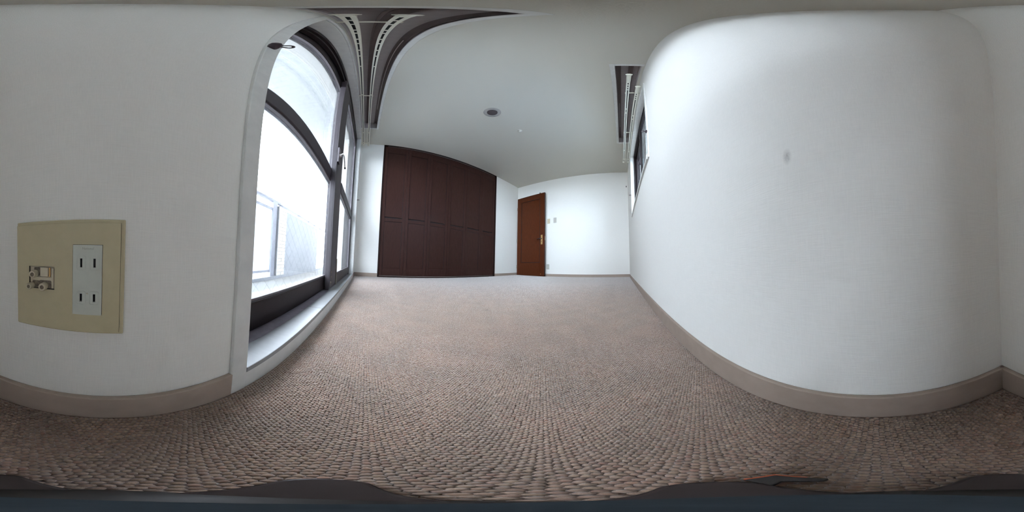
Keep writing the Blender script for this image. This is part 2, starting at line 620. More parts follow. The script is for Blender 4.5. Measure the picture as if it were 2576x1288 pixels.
# carpet pile: every loop of the carpet, fuller close to the camera, simpler further off
def carpet_pile(name, label):
    nu = int((UD - UW) / CU) - 3
    nv = int((VC - VR) / CV) - 3
    iu, iv = np.meshgrid(np.arange(nu), np.arange(nv), indexing='ij')
    X = (UW + .012 + iu * CU).ravel()
    Y = (VR + .011 + (iv + 0.5 * (iu % 2)) * CV).ravel()
    R_ = np.hypot(X, Y)
    ok = (X < UD - .012) & (Y < VC - .012)
    RD = R_ * (1 + rng.uniform(-.33, .33, len(R_)))
    pal = np.array(PALETTE)
    AV, AL, AS, AC = [], [], [], []
    vbase = lbase = 0
    for r0, r1, K, two in ((0.0, 0.5, 8, True), (0.5, 0.85, 6, True), (0.85, 1.5, 4, True), (1.5, 9.0, 4, False)):
        keep = ok & (RD >= r0) & (RD < r1)
        x, y = X[keep], Y[keep]
        n = len(x)
        x = x + rng.normal(0, .00035, n)
        y = y + rng.normal(0, .0003, n)
        h = rng.uniform(.0027, .0040, n)
        a = np.arange(K) * 2 * np.pi / K
        su = rng.uniform(.0027, .0033, n) * (1.0 if two else 1.06)
        svv = rng.uniform(.0029, .0036, n) * (1.0 if two else 1.06)
        if two and K == 4:
            su, svv = su * 1.07, svv * 1.07
        rot = rng.normal(0.75, .30, n)
        ca, sa = np.cos(rot), np.sin(rot)
        levels = ((1.0, 0.0), (0.74, 0.68)) if two else ((1.0, 0.0),)
        NL = len(levels)
        P = NL * K + 1
        V = np.zeros((n, P, 3), np.float32)
        for k in range(K):
            for lev, (s, z) in enumerate(levels):
                px = np.cos(a[k]) * su * s
                py = np.sin(a[k]) * svv * s
                V[:, lev * K + k, 0] = x + px * ca - py * sa
                V[:, lev * K + k, 1] = y + px * sa + py * ca
                V[:, lev * K + k, 2] = h * z
        V[:, P - 1, 0] = x + rng.normal(0, .0004, n)
        V[:, P - 1, 1] = y + rng.normal(0, .0004, n)
        V[:, P - 1, 2] = h
        base = (np.arange(n) * P)[:, None, None] + vbase
        if two:
            quads = np.array([(k, (k + 1) % K, K + (k + 1) % K, K + k) for k in range(K)])
            AL.append((quads[None] + base).reshape(-1))
            AS.append(lbase + np.arange(n * K) * 4)
            lbase += n * K * 4
        o_ = (NL - 1) * K
        tris = np.array([(o_ + k, o_ + (k + 1) % K, P - 1) for k in range(K)])
        AL.append((tris[None] + base).reshape(-1))
        AS.append(lbase + np.arange(n * K) * 3)
        lbase += n * K * 3
        vbase += n * P
        patch = np.sin(x * 37 + 2 * np.sin(y * 21)) + np.sin(y * 43 + 1.7 * np.sin(x * 29))
        idx = (rng.random(n) * len(pal)).astype(int)
        c = (pal[idx] * .55 + pal.mean(0) * .45) * rng.uniform(.90, 1.12, n)[:, None]
        red = (rng.random(n) < .05)
        c[red] = c[red] * np.array((.98, .86, .84))
        c = c * (1 + .05 * patch[:, None] * np.array([1.0, .8, .7]))
        # a few old stains and trodden marks
        for sx, sy, sr, st in ((2.05, .13, .05, .22), (2.3, .22, .04, .15), (.62, .66, .012, .5), (2.55, .55, .22, .10), (.35, .12, .10, .08)):
            d = np.exp(-((x - sx) ** 2 + (y - sy) ** 2) / (2 * sr * sr))
            c = c * (1 - st * d)[:, None]
        col = np.ones((n, P, 4), np.float32)
        col[:, :, :3] = c[:, None, :]
        AV.append(V.reshape(-1))
        AC.append(col.reshape(-1))
    Lp = np.concatenate(AL).astype(np.int32)
    St = np.concatenate(AS).astype(np.int32)
    me = bpy.data.meshes.new(name)
    me.vertices.add(vbase)
    me.vertices.foreach_set('co', np.concatenate(AV))
    me.loops.add(len(Lp))
    me.loops.foreach_set('vertex_index', Lp)
    me.polygons.add(len(St))
    me.polygons.foreach_set('loop_start', St)
    me.polygons.foreach_set('use_smooth', np.ones(len(St), bool))
    me.update(calc_edges=True)
    at = me.color_attributes.new('loop_colour', 'FLOAT_COLOR', 'POINT')
    at.data.foreach_set('color', np.concatenate(AC))
    me.materials.append(M['pile'])
    o = bpy.data.objects.new(name, me)
    COL.objects.link(o)
    tag(o, label, 'carpet', kind='stuff')


carpet_pile('carpet_pile', 'brown and beige loop pile of the carpet over the whole floor')

# ------------------------------------------------------------------ window 1: big two-sash sliding window
w1 = empty('window_1', (UW, (W1['v0'] + W1['v1']) / 2, 0), kind='structure', label='big floor to ceiling sliding window with dark bronze sashes')
v0, v1, z0, z1 = W1['v0'], W1['v1'], W1['z0'], W1['z1']
pr = .007
FR = UW - .052                      # front of the bronze frame
cs = MB()
cs.box(UW, UW + pr, v0 - .032, v0, 0, z1 + .03)
cs.box(FR, UW, v0 - .012, v0, 0, z1)
cs.box(UW, UW + pr, v1, v1 + .032, 0, z1 + .03)
cs.box(FR, UW, v1, v1 + .012, 0, z1)
cs.box(UW, UW + pr, v0, v1, z1, z1 + .03)
cs.box(FR, UW, v0, v1, z1, z1 + .012)
obj('casing', cs, M['trimw'], w1, bevel=.002)
sl = MB()
joints = (v0, .62, 1.31, v1)
for a, b2 in zip(joints[:-1], joints[1:]):
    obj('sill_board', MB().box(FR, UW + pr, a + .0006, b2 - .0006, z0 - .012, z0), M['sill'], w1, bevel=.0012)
obj('sill_apron', MB().box(UW, UW + pr - .001, v0, v1, 0, z0 - .0125), M['trimw'], w1, bevel=.001)
fr = MB()
fr.box(FR - .10, FR, v0 - .02, v0 + .012, z0 - .03, z1)
fr.box(FR - .10, FR, v1 - .03, v1 + .02, z0 - .03, z1)
fr.box(FR - .10, FR - .001, v0, v1, z1 - .05, z1 + .02)
fr.box(FR - .03, FR - .012, v0, v1, z1 - .095, z1 - .05)
fr.box(FR - .072, FR - .062, v0, v1, z1 - .095, z1 - .05)
obj('window_frame', fr, M['bronze_d'], w1, bevel=.0015)
tk = MB()
tk.box(FR - .10, FR, v0, v1, z0 - .03, z0 - .006)
for x in (FR - .058,):
    tk.box(x - .002, x + .002, v0, v1, z0 - .006, z0 + .006)
obj('bottom_track', tk, M['track'], w1)


def wire_mesh(x, a0, a1, b0, b1, parent, pitch=.036, r=.00017):
    """diagonal wires inside a pane lying in the y-z plane"""
    mb = MB()
    for s in (-1, 1):
        # lines  s*(y-a0) + (z-b0) = c
        lo = min(0, s * (a1 - a0))
        hi = max(0, s * (a1 - a0)) + (b1 - b0)
        cc = lo + pitch
        while cc < hi:
            # clip
            pts = []
            for y in (a0, a1):
                z = b0 + cc - s * (y - a0)
                if b0 <= z <= b1:
                    pts.append((x, y, z))
            for z in (b0, b1):
                y = a0 + s * (cc - (z - b0))
                if a0 < y < a1:
                    pts.append((x, y, z))
            if len(pts) >= 2 and (Vector(pts[0]) - Vector(pts[1])).length > .01:
                mb.cyl(pts[0], pts[1], r, 4)
            cc += pitch * 1.4142
    o = obj('wire_mesh', mb, M['wire'], parent)
    o['kind'] = 'stuff'
    return o


def sash(x, a0, a1, sl_w, sr_w, thick, midz, label):
    """x: room-side face; a0..a1 along the wall; stile widths left and right"""
    zb, zt = z0 + .004, z1 - .06
    br, tr_ = .083, .17
    s_ = MB()
    s_.box(x - thick, x, a0, a0 + sl_w, zb, zt)
    s_.box(x - thick, x, a1 - sr_w, a1, zb, zt)
    root = obj('sash', s_, M['bronze'], w1, bevel=.002, label=label)
    i0, i1 = a0 + sl_w, a1 - sr_w
    obj('bottom_rail', MB().box(x - thick, x - .001, i0, i1, zb, zb + br).box(x - .004, x + .002, i0, i1, zb + br - .006, zb + br), M['bronze_d'], root, bevel=.0015)
    obj('middle_rail', MB().box(x - thick, x + .004, i0, i1, midz[0], midz[1]), M['bronze'], root, bevel=.002)
    obj('top_rail', MB().box(x - thick, x - .001, i0, i1, zt - tr_, zt), M['bronze_d'], root, bevel=.0015)
    gx = x - thick * .55
    for q0, q1 in ((zb + br, midz[0]), (midz[1], zt - tr_)):
        obj('pane', MB().box(gx - .003, gx + .003, i0 - .003, i1 + .003, q0 - .003, q1 + .003), M['glass'], root)
        bead = MB()
        e = .007
        bead.box(gx + .003, x - .003, i0, i0 + e, q0, q1)
        bead.box(gx + .003, x - .003, i1 - e, i1, q0, q1)
        bead.box(gx + .003, x - .003, i0, i1, q0, q0 + e)
        bead.box(gx + .003, x - .003, i0, i1, q1 - e, q1)
        obj('glazing_bead', bead, M['bronze_p'], root)
    wire_mesh(gx, i0, i1, zb + br, midz[0], root)
    return root


MID = (0.795, 0.885)
sash_out = sash(FR - .033, v0 + .012, 1.165, .03, .11, .030, MID, 'outer sash nearest the socket wall')
sash_in = sash(FR - .002, 0.985, v1 - .03, .245, .05, .028, MID, 'inner sash nearest the closet wall')
# groove strip, crescent lock and rollers on the meeting stile
ms = MB()
xs = FR - .002
ms.box(xs, xs + .006, 0.985, 1.025, z0 + .02, z1 - .07)
obj('stile_cover', ms, M['bronze'], sash_in, bevel=.001)
obj('stile_groove', MB().box(xs, xs + .0008, 1.0285, 1.034, z0 + .03, z1 - .08), M['plast_k'], sash_in)
lk = MB()
zl = 1.00
lk.box(xs + .0005, xs + .016, 0.987, 1.035, zl - .06, zl + .075)
lk.box(xs + .016, xs + .021, 0.993, 1.029, zl + .01, zl + .07)
obj('crescent_lock', lk, M['bronze_p'], w1, bevel=.003)
lv = MB()
lv.tube([(xs + .018, 1.011, zl + .01), (xs + .034, 1.006, zl + .022), (xs + .042, 1.021, zl + .012), (xs + .044, 1.051, zl - .02), (xs + .044, 1.081, zl - .058)], [.006, .006, .005, .0045, .0042], 10)
lv.lathe((xs + .016, 1.008, zl + .008), (1, 0, 0), [(.014, 0), (.014, .008), (.009, .014)], 16)
obj('lock_lever', lv, M['steel'], w1, smooth=True)
obj('lever_tip', MB().lathe((xs + .044, 1.081, zl - .058), (0, .62, -.78), [(.0045, -.004), (.006, 0), (.006, .008), (.003, .012)], 12), M['plast_k'], w1, smooth=True)
for dz in (.048, .085, .115):
    obj('roller_screw', MB().lathe((xs, 1.012, z0 + dz), (1, 0, 0), [(.006, 0), (.006, .008), (.003, .010)], 12), M['hinge'], sash_in)
obj('roller_strip', MB().box(xs, xs + .006, 1.215, 1.222, z0 + .005, z0 + .20), M['hinge'], sash_in)

# ------------------------------------------------------------------ window 2: small high sliding window
w2 = empty('window_2', ((W2['u0'] + W2['u1']) / 2, VR, W2['z0']), kind='structure', label='small high sliding window in the right wall')
u0, u1, y0, y1 = W2['u0'], W2['u1'], W2['z0'], W2['z1']
F2 = VR - .043
cs = MB()
g = .028
cs.box(u0 - g, u0, VR, VR + .008, y0 - g, y1 + g)
cs.box(u1, u1 + g, VR, VR + .008, y0 - g, y1 + g)
cs.box(u0, u1, VR, VR + .008, y1, y1 + g)
cs.box(u0, u1, VR, VR + .012, y0 - g, y0)
e = .01
cs.box(u0 - e, u0, F2, VR, y0, y1)
cs.box(u1, u1 + e, F2, VR, y0, y1)
cs.box(u0, u1, F2, VR, y1, y1 + e)
cs.box(u0, u1, F2, VR, y0 - e, y0)
obj('casing', cs, M['trimw'], w2, bevel=.0015)
fr = MB()
fr.box(u0 - .01, u0 + .022, F2 - .09, F2, y0, y1)
fr.box(u1 - .022, u1 + .01, F2 - .09, F2, y0, y1)
fr.box(u0, u1, F2 - .09, F2, y1 - .03, y1 + .01)
fr.box(u0, u1, F2 - .09, F2, y0 - .01, y0 + .022)
fr.box(u0, u1, F2 - .03, F2 - .022, y1 - .05, y1 - .03)
fr.box(u0, u1, F2 - .062, F2 - .054, y1 - .05, y1 - .03)
obj('window_frame', fr, M['bronze_d'], w2, bevel=.001)


def sash2(y, a0, a1, label):
    th = .024
    zb, zt = y0 + .024, y1 - .045
    s_ = MB()
    s_.box(a0, a0 + .035, y - th, y, zb, zt)
    s_.box(a1 - .035, a1, y - th, y, zb, zt)
    s_.box(a0 + .035, a1 - .035, y - th, y, zb, zb + .05)
    s_.box(a0 + .035, a1 - .035, y - th, y, zt - .04, zt)
    r = obj('sash', s_, M['bronze_d'], w2, bevel=.0015, label=label)
    obj('pane', MB().box(a0 + .032, a1 - .032, y - th * .6 - .002, y - th * .6 + .002, zb + .047, zt - .037), M['glass2'], r)
    return r


sa = sash2(F2 - .004, u0 + .022, 1.625, 'inner sash')
sb = sash2(F2 - .034, 1.555, u1 - .022, 'outer sash')
obj('crescent_lock', MB().box(1.594, 1.618, F2 - .004, F2 + .006, 1.40, 1.47).tube([(1.606, F2 + .006, 1.44), (1.606, F2 + .016, 1.43), (1.606, F2 + .018, 1.39)], .004, 8), M['hook'], w2, bevel=.001)

# ------------------------------------------------------------------ door
HU, HV, DW, DH, DT = 3.362, 2.468, 0.812, 2.012, 0.038
ang = math.radians(4.5)
d1 = empty('door_1', (HU, HV, 0), kind='structure', label='reddish brown panelled door standing slightly ajar in the corner')


def leaf(p):
    """door space: x = across the leaf from the hinge, y = out of the leaf towards the room, z up"""
    dx = Vector((-math.sin(ang), -math.cos(ang), 0))
    dy = Vector((-math.cos(ang), math.sin(ang), 0))
    return Vector((HU, HV, 0)) + dx * p.x + dy * p.y + Vector((0, 0, p.z))


ST, TR, BR = .125, .135, .30
zb = .012
lf = MB()
lf.box(0, ST, 0, DT, zb, DH).box(DW - ST, DW, 0, DT, zb, DH)
lf.box(ST, DW - ST, 0, DT, DH - TR, DH).box(ST, DW - ST, 0, DT, zb, zb + BR)
obj('leaf', lf.map(leaf), M['door'], d1, bevel=.001)
obj('panel', MB().box(ST, DW - ST, .006, DT - .010, zb + BR, DH - TR).map(leaf), M['door'], d1)
mo = MB()
for a, b2, c0_, c1_ in ((ST, ST + .014, zb + BR, DH - TR), (DW - ST - .014, DW - ST, zb + BR, DH - TR), (ST, DW - ST, zb + BR, zb + BR + .014), (ST, DW - ST, DH - TR - .014, DH - TR)):
    mo.box(a, b2, DT - .010, DT - .003, c0_, c1_)
obj('panel_moulding', mo.map(leaf), M['door_d'], d1, bevel=.003)
obj('kick_panel', MB().box(ST, DW - ST, DT, DT + .0012, zb + .01, zb + BR - .012).map(leaf), M['door'], d1, label='darker bottom panel of the door')
eb = MB().box(DW, DW + .003, -.001, DT + .0005, zb, DH).box(0, DW, 0, DT + .0005, DH, DH + .003).box(0, DW + .003, 0, DT + .001, zb - .006, zb)
obj('edge_band', eb.map(leaf), M['door_d'], d1)
for z in (.215, .88, 1.72):
    hg = MB().cyl((-.004, DT + .001, z - .042), (-.004, DT + .001, z + .042), .005, 10).box(-.003, .008, DT - .004, DT + .0012, z - .040, z + .040)
    obj('hinge', hg.map(leaf), M['hinge'], d1, smooth=False)
hp = obj('handle_plate', MB().box(DW - .098, DW - .053, DT, DT + .004, .735, .955).map(leaf), M['brass'], d1, bevel=.0015)
lv = MB().lathe((DW - .076, DT + .003, .868), (0, 1, 0), [(.013, 0), (.012, .010), (.008, .014), (.008, .040)], 14)
lv.tube([(DW - .076, DT + .040, .868), (DW - .088, DT + .050, .868), (DW - .115, DT + .052, .866), (DW - .175, DT + .048, .862)], [.008, .009, .008, .006], 10)
obj('lever_handle', lv.map(leaf), M['hook'], d1, smooth=True, label='dark lever handle')
obj('keyhole', MB().lathe((DW - .076, DT + .0035, .805), (0, 1, 0), [(.009, 0), (.009, .003), (.006, .004)], 14).map(leaf), M['hook'], hp)
obj('latch_plate', MB().box(DW + .002, DW + .004, .008, .030, .83, .92).map(leaf), M['hinge'], d1)
obj('door_stop', MB().box(DW - .15, DW - .132, .008, .028, DH, DH + .03).cyl((DW - .141, .018, DH + .03), (DW - .141, .018, DH + .036), .006, 10).map(leaf), M['plast_k'], d1)
obj('bottom_bolt', MB().lathe((DW - .10, DT, .055), (0, 1, 0), [(.007, 0), (.007, .003), (.004, .005)], 10).map(leaf), M['brass'], d1)
jf = MB()
jf.box(UD - .004, UD + .12, DV0 - .028, DV0, 0, 2.01).box(UD - .004, UD + .12, DV1, DV1 + .028, 0, 2.01).box(UD - .004, UD + .12, DV0, DV1, 1.985, 2.012)
obj('door_frame', jf, M['door_d'], d1)

# ------------------------------------------------------------------ built-in closet
cl = empty('closet', ((C0 + C1) / 2, VC, 0), 'dark brown six door closet built floor to ceiling into the far wall', 'closet')
FY = VC - .012                          # frame face
fm = MB()
fm.box(C0, C0 + .022, FY, VC + .07, 0, CE)
fm.box(C1 - .036, C1, FY, VC + .07, 0, CE)
fm.box(C0 + .022, C1 - .036, FY, VC + .07, CE - .028, CE)
fm.box(C0 + .022, C1 - .036, FY, VC + .07, 0, .022)
obj('closet_frame', fm, M['wood_f'], cl, bevel=.001)
obj('back_panel', MB().box(C0, C1, VC + .06, VC + .078, .02, CE - .02), M['wood_f'], cl)
obj('bottom_track', MB().box(C0 + .03, C1 - .05, FY + .004, FY + .009, .022, .0262), M['steel'], cl, label='thin bright steel track at the foot of the doors')
obj('top_track', MB().box(C0 + .06, C1 - .06, FY + .006, FY + .009, CE - .0325, CE - .028), M['steel'], cl, label='thin bright steel track over the doors')
D0, D1 = C0 + .022, C1 - .036
pitch = (D1 - D0) / 6
DY0, DY1 = FY + .010, FY + .036
ZT, ZB = CE - .034, .030
first = None
for k in range(6):
    if first is None:
        a, b2 = D0 + .0015, D0 + pitch - .0015
        sw, rl = .048, .05
        q = MB()
        q.box(a, a + sw, DY0, DY1, ZB, ZT).box(b2 - sw, b2, DY0, DY1, ZB, ZT)
        q.box(a + sw, b2 - sw, DY0, DY1, ZT - .15, ZT)
        q.box(a + sw, b2 - sw, DY0, DY1, ZB, ZB + .115)
        q.box(a + sw, b2 - sw, DY0, DY1, .880, .935)
        dr = obj('closet_door', q, M['wood'], cl, bevel=.003)
        obj('upper_panel', MB().box(a + sw, b2 - sw, DY0 + .008, DY1 - .003, .955, ZT - .15), M['wood'], dr)
        obj('lower_panel', MB().box(a + sw, b2 - sw, DY0 + .008, DY1 - .003, ZB + .115, .880), M['wood'], dr)
        obj('finger_pull', MB().box(a + sw, b2 - sw, DY0 + .020, DY1 - .002, .935, .955), M['plast_k'], dr, label='dark recessed finger pull')
        gr = MB()
        for x_, z_a, z_b in ((a + sw, ZB + .115, .880), (b2 - sw - .005, ZB + .115, .880), (a + sw, .955, ZT - .15), (b2 - sw - .005, .955, ZT - .15)):
            gr.box(x_, x_ + .005, DY0 + .0055, DY0 + .0085, z_a, z_b)
        for z_a in (.875, ZT - .155):
            gr.box(a + sw, b2 - sw, DY0 + .0055, DY0 + .0085, z_a, z_a + .005)
        obj('panel_groove', gr, M['plast_k'], dr)
        first = dr
    else:
        c_ = first.copy()
        COL.objects.link(c_)
        c_.parent = cl
        c_.location = first.location + Vector((pitch * k, 0, 0))
        for ch in first.children:
            d_ = ch.copy()
            COL.objects.link(d_)
            d_.parent = c_

# ------------------------------------------------------------------ double curtain rails
def rail_profile(mb, p0, p1, across, w_=.024, h_=.018, slot=.007, wall=.002):
    """C-shaped rail: open slot underneath; p0->p1 along x or y"""
    (x0, y0_, z0_), (x1, y1_, _) = p0, p1
    def bx(a0, a1, za, zb_):
        if across == 'x':
            mb.box(x0 + a0, x0 + a1, y0_, y1_, z0_ + za, z0_ + zb_)
        else:
            mb.box(x0, x1, y0_ + a0, y0_ + a1, z0_ + za, z0_ + zb_)
    bx(-w_ / 2, -w_ / 2 + wall, 0, h_)
    bx(w_ / 2 - wall, w_ / 2, 0, h_)
    bx(-w_ / 2 + wall, -slot / 2, 0, wall)
    bx(slot / 2, w_ / 2 - wall, 0, wall)
    bx(-w_ / 2 + wall, w_ / 2 - wall, h_ - wall, h_)
    return mb


def slot_liner(mb, p0, p1, across, h_=.018):
    (x0, y0_, z0_), (x1, y1_, _) = p0, p1
    if across == 'x':
        mb.box(x0 - .009, x0 + .009, y0_, y1_, z0_ + h_ - .006, z0_ + h_ - .003)
    else:
        mb.box(x0, x1, y0_ - .009, y0_ + .009, z0_ + h_ - .006, z0_ + h_ - .003)
    return mb


def make_rail(label, across, lines, wall_c, brackets, runners, z, sleeve=.02):
    root = empty('curtain_rail', (0, 0, 0), label, 'curtain rail', 'double curtain rails over the windows')
    c0 = lines[0]
    mid = (c0[1] + c0[2]) / 2
    root.location = (wall_c, mid, z) if across == 'x' else (mid, wall_c, z)
    ORG[root.name] = Vector(root.location)
    for (c_, s0, s1) in lines:
        P = (lambda s: (c_, s, z)) if across == 'x' else (lambda s: (s, c_, z))
        r = obj('rail', rail_profile(MB(), P(s0), P(s1), across), M['rail'], root)
        obj('rail_slot', slot_liner(MB(), P(s0), P(s1), across), M['rail_k'], r)
        for s, d in ((s0, -1), (s1, 1)):
            px = P(s)
            ax = (0, d, 0) if across == 'x' else (d, 0, 0)
            obj('end_cap', MB().lathe((px[0], px[1], z + .009), ax, [(.0128, -sleeve if d < 0 else -.02), (.0135, 0), (.019, .004), (.020, .012), (.012, .018)], 16), M['rail'], r, smooth=True)
        for q in runners:
            px = P(s0 + (s1 - s0) * q)
            k = MB()
            if across == 'x':
                k.box(px[0] - .0045, px[0] + .0045, px[1] - .006, px[1] + .006, z - .002, z + .004)
            else:
                k.box(px[0] - .006, px[0] + .006, px[1] - .0045, px[1] + .0045, z - .002, z + .004)
            obj('runner', k, M['rail'], r)
    out = max(lines, key=lambda l: abs(l[0] - wall_c))[0]
    sg = 1 if out > wall_c else -1
    for s in brackets:
        b3 = MB()
        if across == 'x':
            b3.box(wall_c, out + sg * .014, s - .008, s + .008, z + .018, z + .023)
            b3.box(wall_c, wall_c + sg * .004, s - .012, s + .012, z - .03, z + .05)
            b3.box(out + sg * .012, out + sg * .016, s - .008, s + .008, z + .004, z + .023)
        else:
            b3.box(s - .008, s + .008, wall_c, out + sg * .014, z + .018, z + .023)
            b3.box(s - .012, s + .012, wall_c, wall_c + sg * .004, z - .03, z + .05)
            b3.box(s - .008, s + .008, out + sg * .012, out + sg * .016, z + .004, z + .023)
        obj('bracket', b3, M['rail'], root, bevel=.001)
    return root


RZ = 2.285
make_rail('white double curtain rail on brackets above the big sliding window', 'x', [(-.055, .15, 2.40), (-.127, .15, 2.40)], UW,
          (.235, 1.30, 2.37), (.028, .05, .083, .10, .135, .16, .20, .235, .30, .5, .85, .97), RZ)
make_rail('white double curtain rail on brackets above the small high window', 'y', [(-.078, .79, 2.49), (-.142, .95, 2.49)], VR,
          (1.04, 1.74, 2.42), (.055, .075, .095, .115, .29, .33, .8, .95), 2.07, .085)


# ------------------------------------------------------------------ tieback hooks
def hook(loc, normal, side, label):
    n = Vector(normal)
    sd = Vector(side)
    L = Vector(loc)
    r = empty('tieback_hook', loc, label, 'hook', 'curtain tieback hooks beside the windows')
    obj('base_plate', MB().lathe(L, n, [(.010, 0), (.0105, .005), (.007, .010), (.003, .012)], 18).map(lambda p: p + Vector((0, 0, (p.z - L.z) * .5))), M['hook'], r, smooth=True)
    pts = []
    for k in range(15):
        a = k / 14
        ang_ = a * 1.75 * math.pi
        pts.append(L + n * (.017 + .008 * (1 - math.cos(ang_))) + sd * (.009 * math.sin(ang_)))
    obj('hook_arm', MB().tube([L + n * .004, L + n * .013] + pts, .0030, 8), M['hook'], r, smooth=True)
    return r


hk = Vector((UW + pr + .008, .162, .975))
el, er = Vector((.73, .68, 0)), Vector((-.68, .73, 0))
h0 = empty('tieback_hook', (UW + pr, .162, .975), 'dark tieback hook with a fat knob on the socket side of the big window', 'hook', 'curtain tieback hooks beside the windows')
obj('knob', MB().lathe(hk, er, [(.0015, -.0165), (.006, -.0145), (.0088, -.008), (.0095, 0), (.0088, .008), (.006, .0145), (.0015, .0165)], 20), M['hook'], h0, smooth=True)
lp = [hk + el * .006 + er * .002]
for k in range(13):
    a_ = math.pi * k / 12
    lp.append(hk + el * (.019 + .006 * math.sin(a_)) + er * (-.001 + .0055 * math.cos(a_)))
lp.append(hk + el * .006 - er * .003)
obj('hook_arm', MB().tube(lp, .0025, 8), M['hook'], h0, smooth=True)
hook((UW, 2.262, 1.12), (1, 0, 0), (0, 0, 1), 'dark tieback hook at the closet side of the big window')
hook((.888, VR + .006, 1.215), (0, 1, 0), (0, 0, 1), 'dark tieback hook on the near edge of the small high window')
hook((2.36, VR, 1.33), (0, 1, 0), (0, 0, 1), 'dark tieback hook beyond the far edge of the small high window')
obj('wall_peg', MB().lathe((UD, -.14, 2.0), (-1, 0, 0), [(.010, 0), (.010, .006), (.005, .010), (.005, .03), (.009, .034), (.009, .04)], 14), M['hook'], smooth=True,
    label='small dark wall peg beside the far end of the right wall', cat='peg')

# ------------------------------------------------------------------ socket plate near the camera
pl = empty('socket_plate', (UW, -.042, .233), 'large beige wall plate with antenna terminals and two white power outlets', 'socket')
px0 = UW
A0, A1, B0, B1 = -.0985, .0155, .1735, .2925
obj('outer_plate', MB().box(px0, px0 + .0045, A0, A1, B0, B1), M['plast'], pl, bevel=.0012)
I0, I1, J0, J1 = -.0968, .0108, .1765, .2885
fp = MB()
CT = (-.0822, -.0536, .2212, .2450)       # antenna cut-out
OT = (-.0350, -.0060, .1968, .2676)       # outlet cut-out
x0_, x1_ = px0 + .0045, px0 + .0075
fp.box(x0_, x1_, I0, CT[0], J0, J1)
fp.box(x0_, x1_, CT[0], CT[1], J0, CT[2])
fp.box(x0_, x1_, CT[0], CT[1], CT[3], J1)
fp.box(x0_, x1_, CT[1], OT[0], J0, J1)
fp.box(x0_, x1_, OT[0], OT[1], J0, OT[2])
fp.box(x0_, x1_, OT[0], OT[1], OT[3], J1)
fp.box(x0_, x1_, OT[1], I1, J0, J1)
obj('face_plate', fp, M['plast'], pl)
obj('plate_shadow_gap', MB().box(px0 + .0042, px0 + .0049, I0 - .0005, I1 + .0005, J0 - .0005, J1 + .0005), M['plast_k'], pl)
# power outlet insert with four slots
ot = MB()
x2 = px0 + .0083
oa, ob_, oc, od = OT[0] + .0004, OT[1] - .0004, OT[2] + .0004, OT[3] - .0004
sl_y = [(-.0276, -.0253), (-.0148, -.0125)]
sl_z = [(.2112, .2196), (.2457, .2543)]
ys = [oa] + [q for s in sl_y for q in s] + [ob_]
zs = [oc] + [q for s in sl_z for q in s] + [od]
for i in range(len(ys) - 1):
    for j in range(len(zs) - 1):
        if i % 2 == 1 and j % 2 == 1:
            continue
        ot.box(px0 + .005, x2, ys[i], ys[i + 1], zs[j], zs[j + 1])
outlet = obj('power_outlet', ot, M['plast_w'], pl)
for s in sl_y:
    for q in sl_z:
        obj('slot', MB().box(px0 + .0046, px0 + .0056, s[0], s[1], q[0], q[1]), M['plast_k'], outlet)


def rrect(cy, cz, w_, h_, r, n=5):
    pts = []
    for sx, sy, a0 in ((1, 1, 0), (-1, 1, 90), (-1, -1, 180), (1, -1, 270)):
        for k in range(n + 1):
            a = math.radians(a0 + 90 * k / n)
            pts.append((cy + sx * (w_ / 2 - r) + r * math.cos(a), cz + sy * (h_ / 2 - r) + r * math.sin(a)))
    return pts


def raised_rim(cy, cz, w_, h_, r, t_=.0006):
    o_, i_ = rrect(cy, cz, w_, h_, r), rrect(cy, cz, w_ - 2 * t_, h_ - 2 * t_, max(r - t_, .0003))
    n = len(o_)
    vs_ = [(x2, a, b) for a, b in o_] + [(x2 + .0004, a, b) for a, b in o_] + [(x2 + .0004, a, b) for a, b in i_] + [(x2, a, b) for a, b in i_]
    fs_ = []
    for k in range(n):
        k2 = (k + 1) % n
        for lv_ in range(3):
            fs_.append((lv_ * n + k, lv_ * n + k2, (lv_ + 1) * n + k2, (lv_ + 1) * n + k))
    return MB().add(vs_, fs_)


for cz_ in (.2154, .2500):
    obj('raised_rim', raised_rim(-.0265, cz_, .0092, .0140, .0022), M['plast_w'], outlet)
    obj('raised_rim', raised_rim(-.0137, cz_, .0092, .0140, .0022), M['plast_w'], outlet)
obj('centre_pip', MB().lathe((x2, -.0203, .2198), (1, 0, 0), [(.0009, 0), (.0007, .0004)], 10), M['plast_l'], outlet)


def text(body, size, y, z, mat_, parent, name='lettering'):
    cu = bpy.data.curves.new(name, 'FONT')
    cu.body = body
    cu.size = size
    cu.align_x = 'CENTER'
    cu.extrude = .00008
    cu.resolution_u = 3
    tmp = bpy.data.objects.new('tmp', cu)
    COL.objects.link(tmp)
    dg = bpy.context.evaluated_depsgraph_get()
    me = bpy.data.meshes.new_from_object(tmp.evaluated_get(dg))
    bpy.data.objects.remove(tmp)
    me.materials.append(mat_)
    o = bpy.data.objects.new(name, me)
    COL.objects.link(o)
    # letters read left to right along +y when seen from the room
    o.rotation_euler = (math.pi / 2, 0, math.pi / 2)
    o.parent = parent
    o.location = Vector((x2 + .0001, y, z)) - ORG[parent.name]
    return o


text('National', .0032, -.0199, .2628, M['print'], outlet)

